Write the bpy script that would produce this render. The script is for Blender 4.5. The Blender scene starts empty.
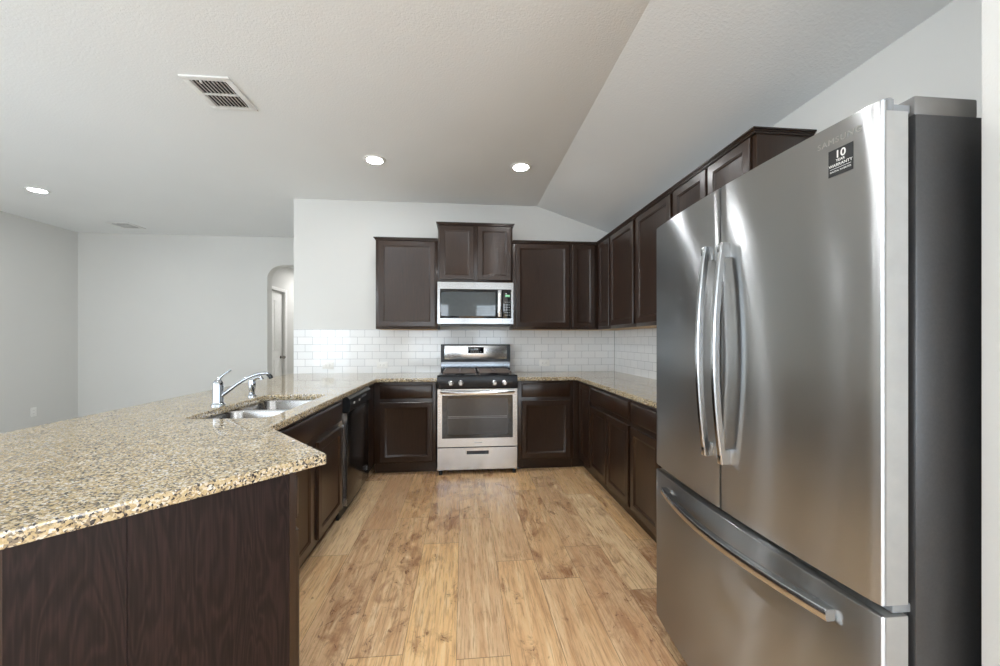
import bpy, bmesh, math, random
from mathutils import Vector, Matrix
random.seed(7)
PI = math.pi
sc = bpy.context.scene
COL = sc.collection

# ------------------------------------------------------------------ camera
F_PX, VPX, HOR = 390.0, 463.5, 340.0
CAM_H = 1.262
cam_d = bpy.data.cameras.new('camera')
cam_d.sensor_width = 36.0
cam_d.lens = F_PX * 36.0 / 1000.0
cam_d.shift_y = (HOR - 333.0) / 1000.0
cam_d.clip_start = 0.02
cam = bpy.data.objects.new('camera', cam_d)
COL.objects.link(cam)
cam.location = (0, 0, CAM_H)
cam.rotation_euler = (PI / 2, 0, -math.atan((500 - VPX) / F_PX))
sc.camera = cam

# ------------------------------------------------------------------ world, exposure
w = bpy.data.worlds.new('world'); sc.world = w
w.use_nodes = True
w.node_tree.nodes['Background'].inputs[0].default_value = (0.75, 0.86, 1.0, 1)
w.node_tree.nodes['Background'].inputs[1].default_value = 1.0
sc.view_settings.view_transform = 'Standard'
sc.view_settings.look = 'None'
sc.view_settings.exposure = 0.31
sc.view_settings.gamma = 1.0
sc.view_settings.use_curve_mapping = False
sc.cycles.use_denoising = True
sc.cycles.max_bounces = 10
sc.cycles.diffuse_bounces = 6
sc.cycles.glossy_bounces = 5
sc.cycles.sample_clamp_indirect = 6.0
FILL_WINDOW_POWER = 8.0       # glow of unseen side windows added as fill light
REAR_POWER = 4.2         # rear windows, dimmed so the back wall is not overlit
CAN_POWER = 150.0         # recessed ceiling lamps
HALL_FILL_POWER = 330.0  # unseen hall lamp, added so the hall looks lit

# ------------------------------------------------------------------ key dimensions
D = 4.33          # kitchen back wall
XR = 1.73         # right wall
ZC = 2.765        # flat ceiling
XS = 0.823        # where the ceiling starts to slope
ZR = 2.465        # ceiling height at the right wall
XE = -1.797       # free end of the kitchen back wall
YF = 5.98         # far wall of the living room
XL = -5.37        # left wall
YB = -3.8         # rear wall with windows, behind the camera
CT, CTH = 0.905, 0.034   # counter top height, thickness

# ------------------------------------------------------------------ materials
def lin(c):
    c /= 255.0
    return c / 12.92 if c <= 0.04045 else ((c + 0.055) / 1.055) ** 2.4
def rgb(r, g, b):
    return (lin(r), lin(g), lin(b), 1.0)

class NT:
    def __init__(s, name):
        s.m = bpy.data.materials.new(name); s.m.use_nodes = True
        s.t = s.m.node_tree; s.n = s.t.nodes
        s.b = s.n['Principled BSDF']
    def node(s, typ, **kw):
        nd = s.n.new(typ)
        for k, v in kw.items():
            setattr(nd, k, v)
        return nd
    def link(s, a, b): s.t.links.new(a, b)
    def val(s, sock, v):
        if isinstance(v, bpy.types.NodeSocket): s.link(v, sock)
        else: sock.default_value = v
    def math(s, op, a, b=None, c=None):
        nd = s.node('ShaderNodeMath', operation=op)
        s.val(nd.inputs[0], a)
        if b is not None: s.val(nd.inputs[1], b)
        if c is not None: s.val(nd.inputs[2], c)
        return nd.outputs[0]
    def comb(s, x, y, z):
        nd = s.node('ShaderNodeCombineXYZ')
        for i, v in enumerate((x, y, z)): s.val(nd.inputs[i], v)
        return nd.outputs[0]
    def pos(s):
        g = s.node('ShaderNodeNewGeometry')
        x = s.node('ShaderNodeSeparateXYZ'); s.link(g.outputs['Position'], x.inputs[0])
        return g.outputs['Position'], x.outputs[0], x.outputs[1], x.outputs[2]
    def noise(s, vec, scale, detail=3, rough=0.5, dist=0.0):
        nd = s.node('ShaderNodeTexNoise')
        s.link(vec, nd.inputs['Vector'])
        nd.inputs['Scale'].default_value = scale
        nd.inputs['Detail'].default_value = detail
        nd.inputs['Roughness'].default_value = rough
        nd.inputs['Distortion'].default_value = dist
        return nd.outputs['Fac']
    def ramp(s, fac, stops, interp='LINEAR'):
        nd = s.node('ShaderNodeValToRGB')
        r = nd.color_ramp; r.interpolation = interp
        while len(r.elements) < len(stops): r.elements.new(0.5)
        for e, (p, c) in zip(r.elements, stops):
            e.position = p; e.color = c if len(c) == 4 else (*c, 1)
        s.link(fac, nd.inputs[0])
        return nd.outputs[0]
    def mix(s, fac, a, b, blend='MIX'):
        nd = s.node('ShaderNodeMix', data_type='RGBA', blend_type=blend)
        s.val(nd.inputs[0], fac); s.val(nd.inputs[6], a); s.val(nd.inputs[7], b)
        return nd.outputs[2]
    def bump(s, h, strength, dist):
        nd = s.node('ShaderNodeBump')
        nd.inputs['Strength'].default_value = strength
        nd.inputs['Distance'].default_value = dist
        s.link(h, nd.inputs['Height'])
        s.link(nd.outputs[0], s.b.inputs['Normal'])
    def set(s, color=None, rough=None, metal=None, spec=None, coat=None, coat_rough=None, **kw):
        I = s.b.inputs
        for k, v in (('Base Color', color), ('Roughness', rough), ('Metallic', metal),
                     ('Specular IOR Level', spec), ('Coat Weight', coat), ('Coat Roughness', coat_rough)):
            if v is not None: s.val(I[k], v)
        for k, v in kw.items(): s.val(I[k.replace('_', ' ')], v)
        return s

def simple(name, c, rough=0.5, metal=0.0, noise=0.04, scale=30, **kw):
    """plain finish with a faint procedural unevenness in tone"""
    t = NT(name); p, x, y, z = t.pos()
    n = t.noise(p, scale, 3)
    lo = tuple(max(0, v * (1 - noise)) for v in c[:3]) + (1,)
    hi = tuple(min(1, v * (1 + noise)) for v in c[:3]) + (1,)
    t.set(t.ramp(n, [(0.3, lo), (0.7, hi)]), rough, metal, **kw)
    return t.m

def painted(name, c, bump_scale, strength, dist):
    t = NT(name); p, x, y, z = t.pos()
    n = t.noise(p, bump_scale, 4, 0.55)
    big = t.noise(p, 1.3, 2)
    lo = tuple(v * 0.975 for v in c[:3]) + (1,)
    t.set(t.ramp(big, [(0.3, lo), (0.7, c)]), 0.75, spec=0.25)
    t.bump(n, strength, dist)
    return t.m

M = {}
M['wall'] = painted('wall_paint', rgb(212, 211, 207), 170, 0.2, 0.0015)
M['ceil'] = painted('ceiling_texture', rgb(232, 233, 232), 85, 0.45, 0.004)
M['carpet'] = painted('bounce_carpet', rgb(206, 202, 196), 240, 0.8, 0.006)
M['trim'] = simple('white_trim_paint', rgb(235, 234, 230), 0.4)
M['plastic_white'] = simple('white_plastic', rgb(232, 231, 227), 0.35)
M['grout'] = simple('grey_grout', rgb(120, 121, 122), 0.8)
M['vent'] = simple('vent_enamel', rgb(226, 225, 222), 0.4)
M['vent_dark'] = simple('duct_dark', rgb(40, 40, 40), 0.9)

def mat_wood_cab():
    t = NT('espresso_wood'); tc = t.node('ShaderNodeTexCoord')
    mp = t.node('ShaderNodeMapping'); mp.inputs['Scale'].default_value = (30, 30, 2.2)
    t.link(tc.outputs['Object'], mp.inputs[0])
    g = t.noise(mp.outputs[0], 3.0, 6, 0.6, 0.5)
    mp2 = t.node('ShaderNodeMapping'); mp2.inputs['Scale'].default_value = (3, 3, 1.2)
    t.link(tc.outputs['Object'], mp2.inputs[0])
    b = t.noise(mp2.outputs[0], 2.0, 3)
    col = t.ramp(g, [(0.30, rgb(31, 18, 10)), (0.55, rgb(43, 27, 17)), (0.75, rgb(54, 35, 23))])
    col = t.mix(t.ramp(b, [(0.35, (0, 0, 0)), (0.7, (0.35, 0.35, 0.35))]), col, rgb(58, 38, 25))
    t.set(col, 0.32, spec=0.38, coat=0.35, coat_rough=0.18)
    t.bump(g, 0.06, 0.001)
    return t.m
M['cab'] = mat_wood_cab()

def mat_end_panel():
    t = NT('espresso_veneer'); tc = t.node('ShaderNodeTexCoord')
    sp = t.node('ShaderNodeSeparateXYZ'); t.link(tc.outputs['Object'], sp.inputs[0])
    along = t.math('ADD', sp.outputs[0], sp.outputs[1])
    v = t.comb(t.math('MULTIPLY', along, 9.0), 0.0, t.math('MULTIPLY', sp.outputs[2], 1.1))
    d = t.noise(v, 1.6, 3, 0.5, 0.6)
    wv = t.math('SINE', t.math('MULTIPLY', d, 90.0))
    fine = t.noise(t.comb(t.math('MULTIPLY', along, 260.0), 0.0, t.math('MULTIPLY', sp.outputs[2], 6.0)), 1.0, 4)
    f = t.math('ADD', t.math('MULTIPLY', wv, 0.16), fine)
    col = t.ramp(f, [(0.25, rgb(24, 15, 14)), (0.5, rgb(33, 22, 21)), (0.8, rgb(46, 32, 30))])
    t.set(col, 0.45, spec=0.22)
    t.bump(f, 0.05, 0.001)
    return t.m
M['endpanel'] = mat_end_panel()
M['cab_dark'] = simple('dark_toe_kick', rgb(26, 18, 15), 0.6)
M['cab_under'] = simple('birch_underside', rgb(190, 160, 120), 0.6)

def mat_floor():
    t = NT('plank_floor'); p, x, y, z = t.pos()
    W, L = 0.215, 1.22
    xs = t.math('DIVIDE', t.math('ADD', x, 10.78), W)
    ix = t.math('FLOOR', xs); fx = t.math('FRACT', xs)
    wn = t.node('ShaderNodeTexWhiteNoise', noise_dimensions='1D'); t.link(ix, wn.inputs['W'])
    ys = t.math('DIVIDE', t.math('ADD', t.math('ADD', y, 20.0), t.math('MULTIPLY', wn.outputs['Value'], 5.0)), L)
    iy = t.math('FLOOR', ys); fy = t.math('FRACT', ys)
    w2 = t.node('ShaderNodeTexWhiteNoise', noise_dimensions='3D')
    t.link(t.comb(ix, iy, 3.3), w2.inputs['Vector'])
    rnd = w2.outputs['Value']
    w3 = t.node('ShaderNodeTexWhiteNoise', noise_dimensions='3D')
    t.link(t.comb(iy, ix, 9.1), w3.inputs['Vector'])
    rnd2 = w3.outputs['Value']
    base = t.ramp(rnd, [(0.0, rgb(250, 208, 150)), (0.25, rgb(238, 196, 145)), (0.5, rgb(228, 192, 150)),
                        (0.68, rgb(216, 176, 136)), (0.82, rgb(248, 218, 174)), (1.0, rgb(232, 192, 142))])
    off = t.math('MULTIPLY', rnd, 60.0)
    gv = t.comb(t.math('MULTIPLY', x, 34.0), t.math('MULTIPLY', y, 2.4), off)
    grain = t.noise(gv, 1.0, 7, 0.62, 1.1)
    base = t.mix(t.ramp(grain, [(0.34, (0.6, 0.6, 0.6)), (0.53, (0, 0, 0))]), base, rgb(196, 146, 100))
    base = t.mix(t.ramp(grain, [(0.52, (0, 0, 0)), (0.70, (0.75, 0.75, 0.75))]), base, rgb(248, 219, 177))
    fv = t.comb(t.math('MULTIPLY', x, 120.0), t.math('MULTIPLY', y, 7.0), off)
    fine = t.noise(fv, 1.0, 4, 0.6)
    base = t.mix(t.ramp(fine, [(0.38, (0.62, 0.62, 0.62)), (0.51, (0, 0, 0))]), base, rgb(178, 136, 100))
    # worn, darker stains whose density differs from plank to plank
    bv = t.comb(t.math('MULTIPLY', x, 7.5), t.math('MULTIPLY', y, 3.6), t.math('MULTIPLY', rnd2, 40.0))
    blot = t.noise(bv, 1.0, 6, 0.66, 0.9)
    amt = t.math('MULTIPLY', t.math('SUBTRACT', rnd2, 0.5), 0.22)
    bl = t.math('ADD', blot, amt)
    base = t.mix(t.ramp(bl, [(0.53, (0, 0, 0)), (0.69, (0.78, 0.78, 0.78))]), base, rgb(152, 104, 72))
    sv = t.comb(t.math('MULTIPLY', x, 20.0), t.math('MULTIPLY', y, 13.0), t.math('MULTIPLY', rnd2, 17.0))
    spk = t.noise(sv, 1.0, 5, 0.7, 1.6)
    spk = t.math('MULTIPLY', t.ramp(spk, [(0.58, (0, 0, 0)), (0.64, (1, 1, 1))]), t.ramp(bl, [(0.48, (0, 0, 0)), (0.6, (1, 1, 1))]))
    base = t.mix(t.math('MULTIPLY', spk, 0.8), base, rgb(104, 64, 44))
    # joints
    e1 = t.math('LESS_THAN', fx, 0.012)
    e2 = t.math('LESS_THAN', fy, 0.0028)
    gap = t.math('MAXIMUM', e1, e2)
    base = t.mix(t.math('MULTIPLY', gap, 0.65), base, rgb(112, 80, 58))
    t.set(base, t.ramp(grain, [(0.3, (0.33,) * 3), (0.7, (0.22,) * 3)]), spec=0.4)
    h = t.math('SUBTRACT', t.math('MULTIPLY', grain, 0.25), t.math('MULTIPLY', gap, 1.0))
    t.bump(h, 0.25, 0.0015)
    return t.m
M['floor'] = mat_floor()

def mat_granite():
    t = NT('speckled_granite'); p, x, y, z = t.pos()
    def vor(scale, feature='F1'):
        v = t.node('ShaderNodeTexVoronoi', feature=feature); v.inputs['Scale'].default_value = scale
        t.link(p, v.inputs['Vector']); return v
    warp = t.node('ShaderNodeTexNoise'); warp.inputs['Scale'].default_value = 90
    t.link(p, warp.inputs['Vector'])
    vm = t.node('ShaderNodeVectorMath', operation='MULTIPLY_ADD')
    t.link(warp.outputs['Color'], vm.inputs[0]); vm.inputs[1].default_value = (0.012,) * 3; t.link(p, vm.inputs[2])
    v1 = t.node('ShaderNodeTexVoronoi'); v1.inputs['Scale'].default_value = 210; t.link(vm.outputs[0], v1.inputs['Vector'])
    sep = t.node('ShaderNodeSeparateColor'); t.link(v1.outputs['Color'], sep.inputs[0])
    cellr = sep.outputs[0]
    big = t.noise(p, 14, 3, 0.6)
    sel = t.math('ADD', cellr, t.math('MULTIPLY', t.math('SUBTRACT', big, 0.5), 0.55))
    col = t.ramp(sel, [(0.0, rgb(44, 43, 46)), (0.12, rgb(84, 80, 78)), (0.22, rgb(142, 130, 112)),
                       (0.36, rgb(184, 163, 124)), (0.56, rgb(204, 182, 140)), (0.76, rgb(214, 196, 160)), (0.9, rgb(226, 216, 198)), (1.0, rgb(232, 228, 220))])
    f = t.noise(p, 330, 3, 0.6)
    col = t.mix(t.ramp(f, [(0.60, (0, 0, 0)), (0.72, (0.8, 0.8, 0.8))]), col, rgb(70, 62, 58))
    v2 = t.node('ShaderNodeTexVoronoi'); v2.inputs['Scale'].default_value = 120; t.link(vm.outputs[0], v2.inputs['Vector'])
    sep2 = t.node('ShaderNodeSeparateColor'); t.link(v2.outputs['Color'], sep2.inputs[0])
    dk = t.math('MULTIPLY', t.math('LESS_THAN', sep2.outputs[1], 0.13), t.math('LESS_THAN', v2.outputs['Distance'], 0.34))
    col = t.mix(t.math('MULTIPLY', dk, 0.75), col, rgb(48, 47, 50))
    col = t.mix(1.0, col, (0.86, 0.86, 0.86, 1), 'MULTIPLY')
    t.set(col, 0.05, spec=0.6)
    return t.m
M['granite'] = mat_granite()

def mat_tile(name, axis):
    t = NT(name); p, x, y, z = t.pos()
    u = x if axis == 'x' else y
    b = t.node('ShaderNodeTexBrick'); b.offset = 0.5; b.offset_frequency = 2; b.squash = 1.0
    t.link(t.comb(t.math('ADD', u, 10.02), t.math('SUBTRACT', z, CT - 0.004), 0.0), b.inputs['Vector'])
    b.inputs['Scale'].default_value = 1.0
    b.inputs['Brick Width'].default_value = 0.1545
    b.inputs['Row Height'].default_value = 0.0785
    b.inputs['Mortar Size'].default_value = 0.0016
    b.inputs['Mortar Smooth'].default_value = 0.3
    b.inputs['Color1'].default_value = rgb(232, 232, 231)
    b.inputs['Color2'].default_value = rgb(226, 227, 227)
    b.inputs['Mortar'].default_value = rgb(150, 151, 153)
    t.set(b.outputs['Color'], t.ramp(b.outputs['Fac'], [(0, (0.07,) * 3), (1, (0.6,) * 3)]), spec=0.5)
    wav = t.noise(p, 9, 2)
    h = t.math('SUBTRACT', t.math('MULTIPLY', wav, 0.35), b.outputs['Fac'])
    t.bump(h, 0.35, 0.002)
    return t.m
M['tile_x'] = mat_tile('subway_tile', 'x')
M['tile_y'] = mat_tile('subway_tile_side', 'y')

def mat_steel(name, c, rough, aniso=0.0, horizontal=True, bump=0.02):
    t = NT(name); p, x, y, z = t.pos()
    if horizontal:
        v = t.comb(t.math('MULTIPLY', x, 3.0), t.math('MULTIPLY', y, 3.0), t.math('MULTIPLY', z, 700.0))
    else:
        v = t.comb(t.math('MULTIPLY', x, 500.0), t.math('MULTIPLY', y, 500.0), t.math('MULTIPLY', z, 3.0))
    n = t.noise(v, 1.0, 3, 0.6)
    lo = tuple(q * 0.97 for q in c[:3]) + (1,)
    t.set(t.ramp(n, [(0.3, lo), (0.7, c)]), rough, 1.0)
    if aniso:
        tg = t.comb(0.0, 0.0, 1.0)          # highlights run up and down, across the horizontal brush lines
        t.link(tg, t.b.inputs['Tangent'])
        t.b.inputs['Anisotropic'].default_value = aniso
    if bump:
        t.bump(n, bump, 0.001)
    return t.m
def mat_fridge():
    # horizontally brushed sheet: highlights stretch up and down, across the brush lines
    t = NT('fridge_brushed_steel')
    up = t.comb(0.0, 0.0, 1.0)
    lobes = []
    for rough, an in ((0.33, -0.82), (0.20, -0.6)):
        g = t.node('ShaderNodeBsdfAnisotropic')
        g.inputs['Color'].default_value = rgb(188, 190, 191)
        g.inputs['Roughness'].default_value = rough
        g.inputs['Anisotropy'].default_value = an
        t.link(up, g.inputs['Tangent'])
        lobes.append(g)
    mx = t.node('ShaderNodeMixShader'); mx.inputs[0].default_value = 0.42
    t.link(lobes[0].outputs[0], mx.inputs[1]); t.link(lobes[1].outputs[0], mx.inputs[2])
    t.link(mx.outputs[0], next(n for n in t.n if n.type == 'OUTPUT_MATERIAL').inputs['Surface'])
    t.n.remove(t.b)
    M['fridge_steel'] = t.m
mat_fridge()
M['steel'] = mat_steel('brushed_steel', rgb(212, 213, 214), 0.22, 0.0)
M['micro_steel'] = mat_steel('microwave_steel', rgb(166, 166, 166), 0.22)  # same stainless as the range, colour darkened to offset its bright reflections
M['dark_steel'] = mat_steel('blue_grey_steel', rgb(140, 146, 154), 0.25)  # darker blue-grey steel of the range's vent trim
M['sink_steel'] = mat_steel('satin_sink_steel', rgb(172, 170, 168), 0.2)
M['handle_steel'] = mat_steel('handle_steel', rgb(188, 190, 192), 0.2)
M['chrome'] = simple('chrome', rgb(190, 196, 204), 0.04, 1.0, noise=0.01)
M['fridge_side'] = simple('fridge_side_paint', rgb(60, 60, 61), 0.38, 0.3, scale=200, noise=0.08)
M['fridge_edge'] = simple('fridge_door_edge', rgb(164, 164, 162), 0.32, 0.55)
M['fridge_grey'] = simple('grey_hinge_plastic', rgb(118, 121, 123), 0.45)
M['fridge_cover'] = simple('grey_top_cover', rgb(104, 103, 101), 0.4)
M['gasket'] = simple('dark_gasket', rgb(30, 31, 33), 0.6)
M['black'] = simple('black_enamel', rgb(18, 19, 23), 0.22, spec=0.3)
M['black_glass'] = simple('black_glass', rgb(26, 28, 30), 0.04, spec=0.7)
M['oven_glass'] = simple('oven_window_glass', rgb(72, 72, 73), 0.08, spec=0.5)
M['micro_glass'] = simple('microwave_window_glass', rgb(52, 60, 64), 0.03, spec=0.8)
M['black_plastic'] = simple('black_plastic', rgb(18, 20, 22), 0.3)
M['dw_black'] = simple('dishwasher_black', rgb(20, 18, 17), 0.16)
M['iron'] = simple('cast_iron', rgb(108, 95, 86), 0.5)
M['display'] = simple('display_glass', rgb(14, 16, 20), 0.08)
M['mark'] = simple('printed_grey_mark', rgb(150, 154, 158), 0.5)
M['sticker'] = simple('black_sticker', rgb(26, 27, 28), 0.4)
M['print_white'] = simple('white_print', rgb(225, 225, 222), 0.5)
M['badge'] = simple('embossed_badge', rgb(168, 168, 166), 0.3, 0.8)
M['brass'] = simple('door_knob_nickel', rgb(150, 145, 138), 0.25, 1.0)

def emit(name, c, s):
    t = NT(name)
    t.set(c, 0.6)
    t.b.inputs['Emission Color'].default_value = c
    t.b.inputs['Emission Strength'].default_value = s
    return t.m
M['can'] = emit('lamp_diffuser', (0.97, 0.985, 1.0, 1), CAN_POWER)
M['hall_fill_can'] = emit('hall_fill_diffuser', (0.97, 0.97, 0.98, 1), HALL_FILL_POWER)
M['fill_pane'] = emit('fill_window_pane', (0.82, 0.91, 1.0, 1), FILL_WINDOW_POWER)  # glowing pane of the added side windows
M['rear_pane'] = emit('dimmed_rear_pane', (0.82, 0.91, 1.0, 1), REAR_POWER)
M['lcd'] = emit('green_display_digits', (0.25, 0.6, 0.35, 1), 0.25)

# ------------------------------------------------------------------ mesh helpers
class B:
    """collects shapes in a bmesh and links them as one object"""
    def __init__(s): s.bm = bmesh.new()
    def box(s, x0, x1, y0, y1, z0, z1, bev=0.0, seg=2):
        if x1 < x0: x0, x1 = x1, x0
        if y1 < y0: y0, y1 = y1, y0
        r = bmesh.ops.create_cube(s.bm, size=1.0)
        for v in r['verts']:
            v.co = Vector(((x0 + x1) / 2 + v.co.x * (x1 - x0), (y0 + y1) / 2 + v.co.y * (y1 - y0), (z0 + z1) / 2 + v.co.z * (z1 - z0)))
        if bev > 0:
            es = {e for v in r['verts'] for e in v.link_edges}
            bmesh.ops.bevel(s.bm, geom=list(es), offset=bev, segments=seg, profile=0.5, affect='EDGES', clamp_overlap=True)
        return s
    def obox(s, c, ax, ay, az, bev=0.0):
        """box from centre and three half-axis vectors"""
        r = bmesh.ops.create_cube(s.bm, size=2.0)
        c, ax, ay, az = map(Vector, (c, ax, ay, az))
        vs = r['verts']
        for v in vs: v.co = c + ax * v.co.x + ay * v.co.y + az * v.co.z
        if bev > 0:
            es = {e for v in vs for e in v.link_edges}
            bmesh.ops.bevel(s.bm, geom=list(es), offset=bev, segments=2, profile=0.5, affect='EDGES', clamp_overlap=True)
        return s
    def loops(s, loops, cap0=True, cap1=True, closed=True):
        rings = [[s.bm.verts.new(p) for p in lp] for lp in loops]
        n = len(rings[0])
        for a, b in zip(rings, rings[1:]):
            for i in range(n if closed else n - 1):
                j = (i + 1) % n
                s.bm.faces.new((a[i], a[j], b[j], b[i]))
        if cap0: s.bm.faces.new(rings[0][::-1])
        if cap1: s.bm.faces.new(rings[-1])
        return s
    def prism(s, poly, z0, z1):
        return s.loops([[(x, y, z0) for x, y in poly], [(x, y, z1) for x, y in poly]])
    def panel(s, x0, x1, z0, z1, prof):
        """front in the local XZ plane looking to -Y; prof is a list of (inset, y)"""
        return s.loops([[(x0 + i, y, z0 + i), (x1 - i, y, z0 + i), (x1 - i, y, z1 - i), (x0 + i, y, z1 - i)] for i, y in prof])
    def lathe(s, c, prof, n=24, axis='z', cap0=True, cap1=True):
        c = Vector(c); L = []
        for r, h in prof:
            ring = []
            for k in range(n):
                a = 2 * PI * k / n
                u, v = r * math.cos(a), r * math.sin(a)
                ring.append(c + Vector({'z': (u, v, h), 'y': (u, h, v), 'x': (h, u, v)}[axis]))
            L.append(ring)
        return s.loops(L, cap0, cap1)
    def tube(s, pts, rad, n=12):
        pts = [Vector(p) for p in pts]
        rads = rad if isinstance(rad, (list, tuple)) else [rad] * len(pts)
        up = Vector((0, 0, 1)); L = []
        for i, p in enumerate(pts):
            t = (pts[min(i + 1, len(pts) - 1)] - pts[max(i - 1, 0)]).normalized()
            a = t.cross(up)
            if a.length < 1e-3: a = t.cross(Vector((0, 1, 0)))
            a.normalize(); b = a.cross(t).normalized()
            L.append([p + (a * math.cos(2 * PI * k / n) + b * math.sin(2 * PI * k / n)) * rads[i] for k in range(n)])
        return s.loops(L)
    def build(s, name, mat, parent=None, local=False, smooth=35):
        bm = s.bm
        bmesh.ops.recalc_face_normals(bm, faces=bm.faces[:])
        me = bpy.data.meshes.new(name); bm.to_mesh(me); bm.free()
        return link(name, me, mat, parent, local, smooth)

WM = {}
def link(name, me, mat, parent=None, local=False, smooth=35):
    o = bpy.data.objects.new(name, me); COL.objects.link(o)
    me.materials.clear(); me.materials.append(M[mat] if isinstance(mat, str) else mat)
    if smooth:
        me.shade_smooth(); me.set_sharp_from_angle(angle=math.radians(smooth))
    if parent is not None:
        o.parent = parent
        pw = WM[parent.name]
        if not local: me.transform(pw.inverted())
        WM[o.name] = pw
    else:
        xs = [v.co for v in me.vertices]
        c = Vector(((min(v.x for v in xs) + max(v.x for v in xs)) / 2, (min(v.y for v in xs) + max(v.y for v in xs)) / 2, min(v.z for v in xs)))
        me.transform(Matrix.Translation(-c)); o.location = c
        WM[o.name] = Matrix.Translation(c)
    return o

def tag(o, label, cat, group=None):
    o['label'] = label; o['category'] = cat
    if group: o['group'] = group
    return o
def thing(name, label, cat, loc=(0, 0, 0), rz=0.0, group=None):
    o = bpy.data.objects.new(name, None); COL.objects.link(o)
    o.empty_display_size = 0.1
    o.location = loc; o.rotation_euler = (0, 0, rz)
    WM[o.name] = Matrix.Translation(loc) @ Matrix.Rotation(rz, 4, 'Z')
    return tag(o, label, cat, group)
def struct(o):
    o['kind'] = 'structure'; return o

def curve_slab(outer, holes, z0, z1, bev):
    """flat slab with an outline, holes and eased edges, as a mesh"""
    cu = bpy.data.curves.new('outline', 'CURVE'); cu.dimensions = '2D'; cu.fill_mode = 'BOTH'
    for poly in [outer] + holes:
        sp = cu.splines.new('POLY'); sp.points.add(len(poly) - 1)
        for pt, (x, y) in zip(sp.points, poly): pt.co = (x, y, 0, 1)
        sp.use_cyclic_u = True
    cu.extrude = (z1 - z0) / 2 - bev; cu.bevel_depth = bev; cu.bevel_resolution = 2; cu.offset = -bev
    o = bpy.data.objects.new('outline', cu); COL.objects.link(o)
    dg = bpy.context.evaluated_depsgraph_get(); dg.update()
    me = bpy.data.meshes.new_from_object(o.evaluated_get(dg))
    bpy.data.objects.remove(o); bpy.data.curves.remove(cu)
    me.transform(Matrix.Translation((0, 0, (z0 + z1) / 2)))
    return me

def text_mesh(body, size, spacing=1.0, extrude=0.0004, bold=0.0):
    cu = bpy.data.curves.new('letters', 'FONT'); cu.body = body; cu.size = size
    cu.align_x = 'CENTER'; cu.align_y = 'CENTER'; cu.extrude = extrude; cu.space_character = spacing
    cu.offset = bold
    o = bpy.data.objects.new('letters', cu); COL.objects.link(o)
    dg = bpy.context.evaluated_depsgraph_get(); dg.update()
    me = bpy.data.meshes.new_from_object(o.evaluated_get(dg))
    bpy.data.objects.remove(o); bpy.data.curves.remove(cu)
    return me

def rrect(x0, x1, y0, y1, r, n=6):
    P = []
    for cx, cy, a0 in ((x1 - r, y1 - r, 0), (x0 + r, y1 - r, PI / 2), (x0 + r, y0 + r, PI), (x1 - r, y0 + r, 1.5 * PI)):
        for k in range(n + 1):
            a = a0 + PI / 2 * k / n
            P.append((cx + r * math.cos(a), cy + r * math.sin(a)))
    return P

# ================================================================== ROOM
XRIGHT = 2.0
XCARP = -1.60     # the planks stop under the peninsula; unseen pale carpet added beyond to bounce light upwards
struct(B().box(XCARP, XRIGHT + 0.2, YB - 0.2, D + 0.14, -0.12, 0.0).build('floor', 'floor', smooth=0))
cf = B().box(XL - 0.2, XCARP - 0.001, YB - 0.2, D + 0.14, -0.12, 0.0)
cf.box(XL - 0.2, XRIGHT + 0.2, D + 0.141, 8.6, -0.12, 0.0)
struct(cf.build('floor_bounce_carpet', 'carpet', smooth=0))

# ceiling: flat, then sloping down to the right wall
t = 0.12
prof = [(XL - 0.2, ZC), (XS, ZC), (XR + 0.2, ZC - (XR + 0.2 - XS) * (ZC - ZR) / (XR - XS)), (XR + 0.2, ZC + t), (XL - 0.2, ZC + t)]
c = B().loops([[(x, YB - 0.2, z) for x, z in prof], [(x, YF + 0.02, z) for x, z in prof]])
struct(c.build('ceiling', 'ceil', smooth=0))


# kitchen back wall: a solid block whose free end faces the living room
struct(B().box(XE, XR + 0.15, D, D + 0.13, 0, ZC + 0.05).build('wall_kitchen', 'wall', smooth=0))
struct(B().box(XE, XE + 0.13, D + 0.13, YF, 0, ZC + 0.05).build('wall_passage', 'wall', smooth=0))
FILL_RW = (-2.9, -0.7, 0.5, 2.3)      # unseen right-wall window, added to light the left wall and ceiling
rw = B(); rw.box(XR, XR + 0.15, YB, FILL_RW[0], 0, ZC + 0.05); rw.box(XR, XR + 0.15, FILL_RW[1], D, 0, ZC + 0.05)
rw.box(XR, XR + 0.15, FILL_RW[0], FILL_RW[1], 0, FILL_RW[2]); rw.box(XR, XR + 0.15, FILL_RW[0], FILL_RW[1], FILL_RW[3], ZC + 0.05)
struct(rw.build('wall_right', 'wall', smooth=0))
wf = B(); ym0 = (FILL_RW[0] + FILL_RW[1]) / 2
for a, bb, cc, dd in ((FILL_RW[0], FILL_RW[0] + 0.05, FILL_RW[2], FILL_RW[3]), (FILL_RW[1] - 0.05, FILL_RW[1], FILL_RW[2], FILL_RW[3]), (FILL_RW[0] + 0.05, FILL_RW[1] - 0.05, FILL_RW[2], FILL_RW[2] + 0.05),
                      (FILL_RW[0] + 0.05, FILL_RW[1] - 0.05, FILL_RW[3] - 0.05, FILL_RW[3]), (ym0 - 0.025, ym0 + 0.025, FILL_RW[2] + 0.05, FILL_RW[3] - 0.05)):
    wf.box(XR + 0.06, XR + 0.12, a, bb, cc, dd, 0.004)
wo = struct(wf.build('window_6', 'trim'))
B().box(XR + 0.095, XR + 0.10, FILL_RW[0] + 0.05, FILL_RW[1] - 0.05, FILL_RW[2] + 0.05, FILL_RW[3] - 0.05).build('pane', 'fill_pane', wo)
# stub wall beside the refrigerator
struct(B().box(0.999, XR, 0.53, 0.668, 0, ZC, 0.006).build('wall_alcove', 'wall', smooth=35))

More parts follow.
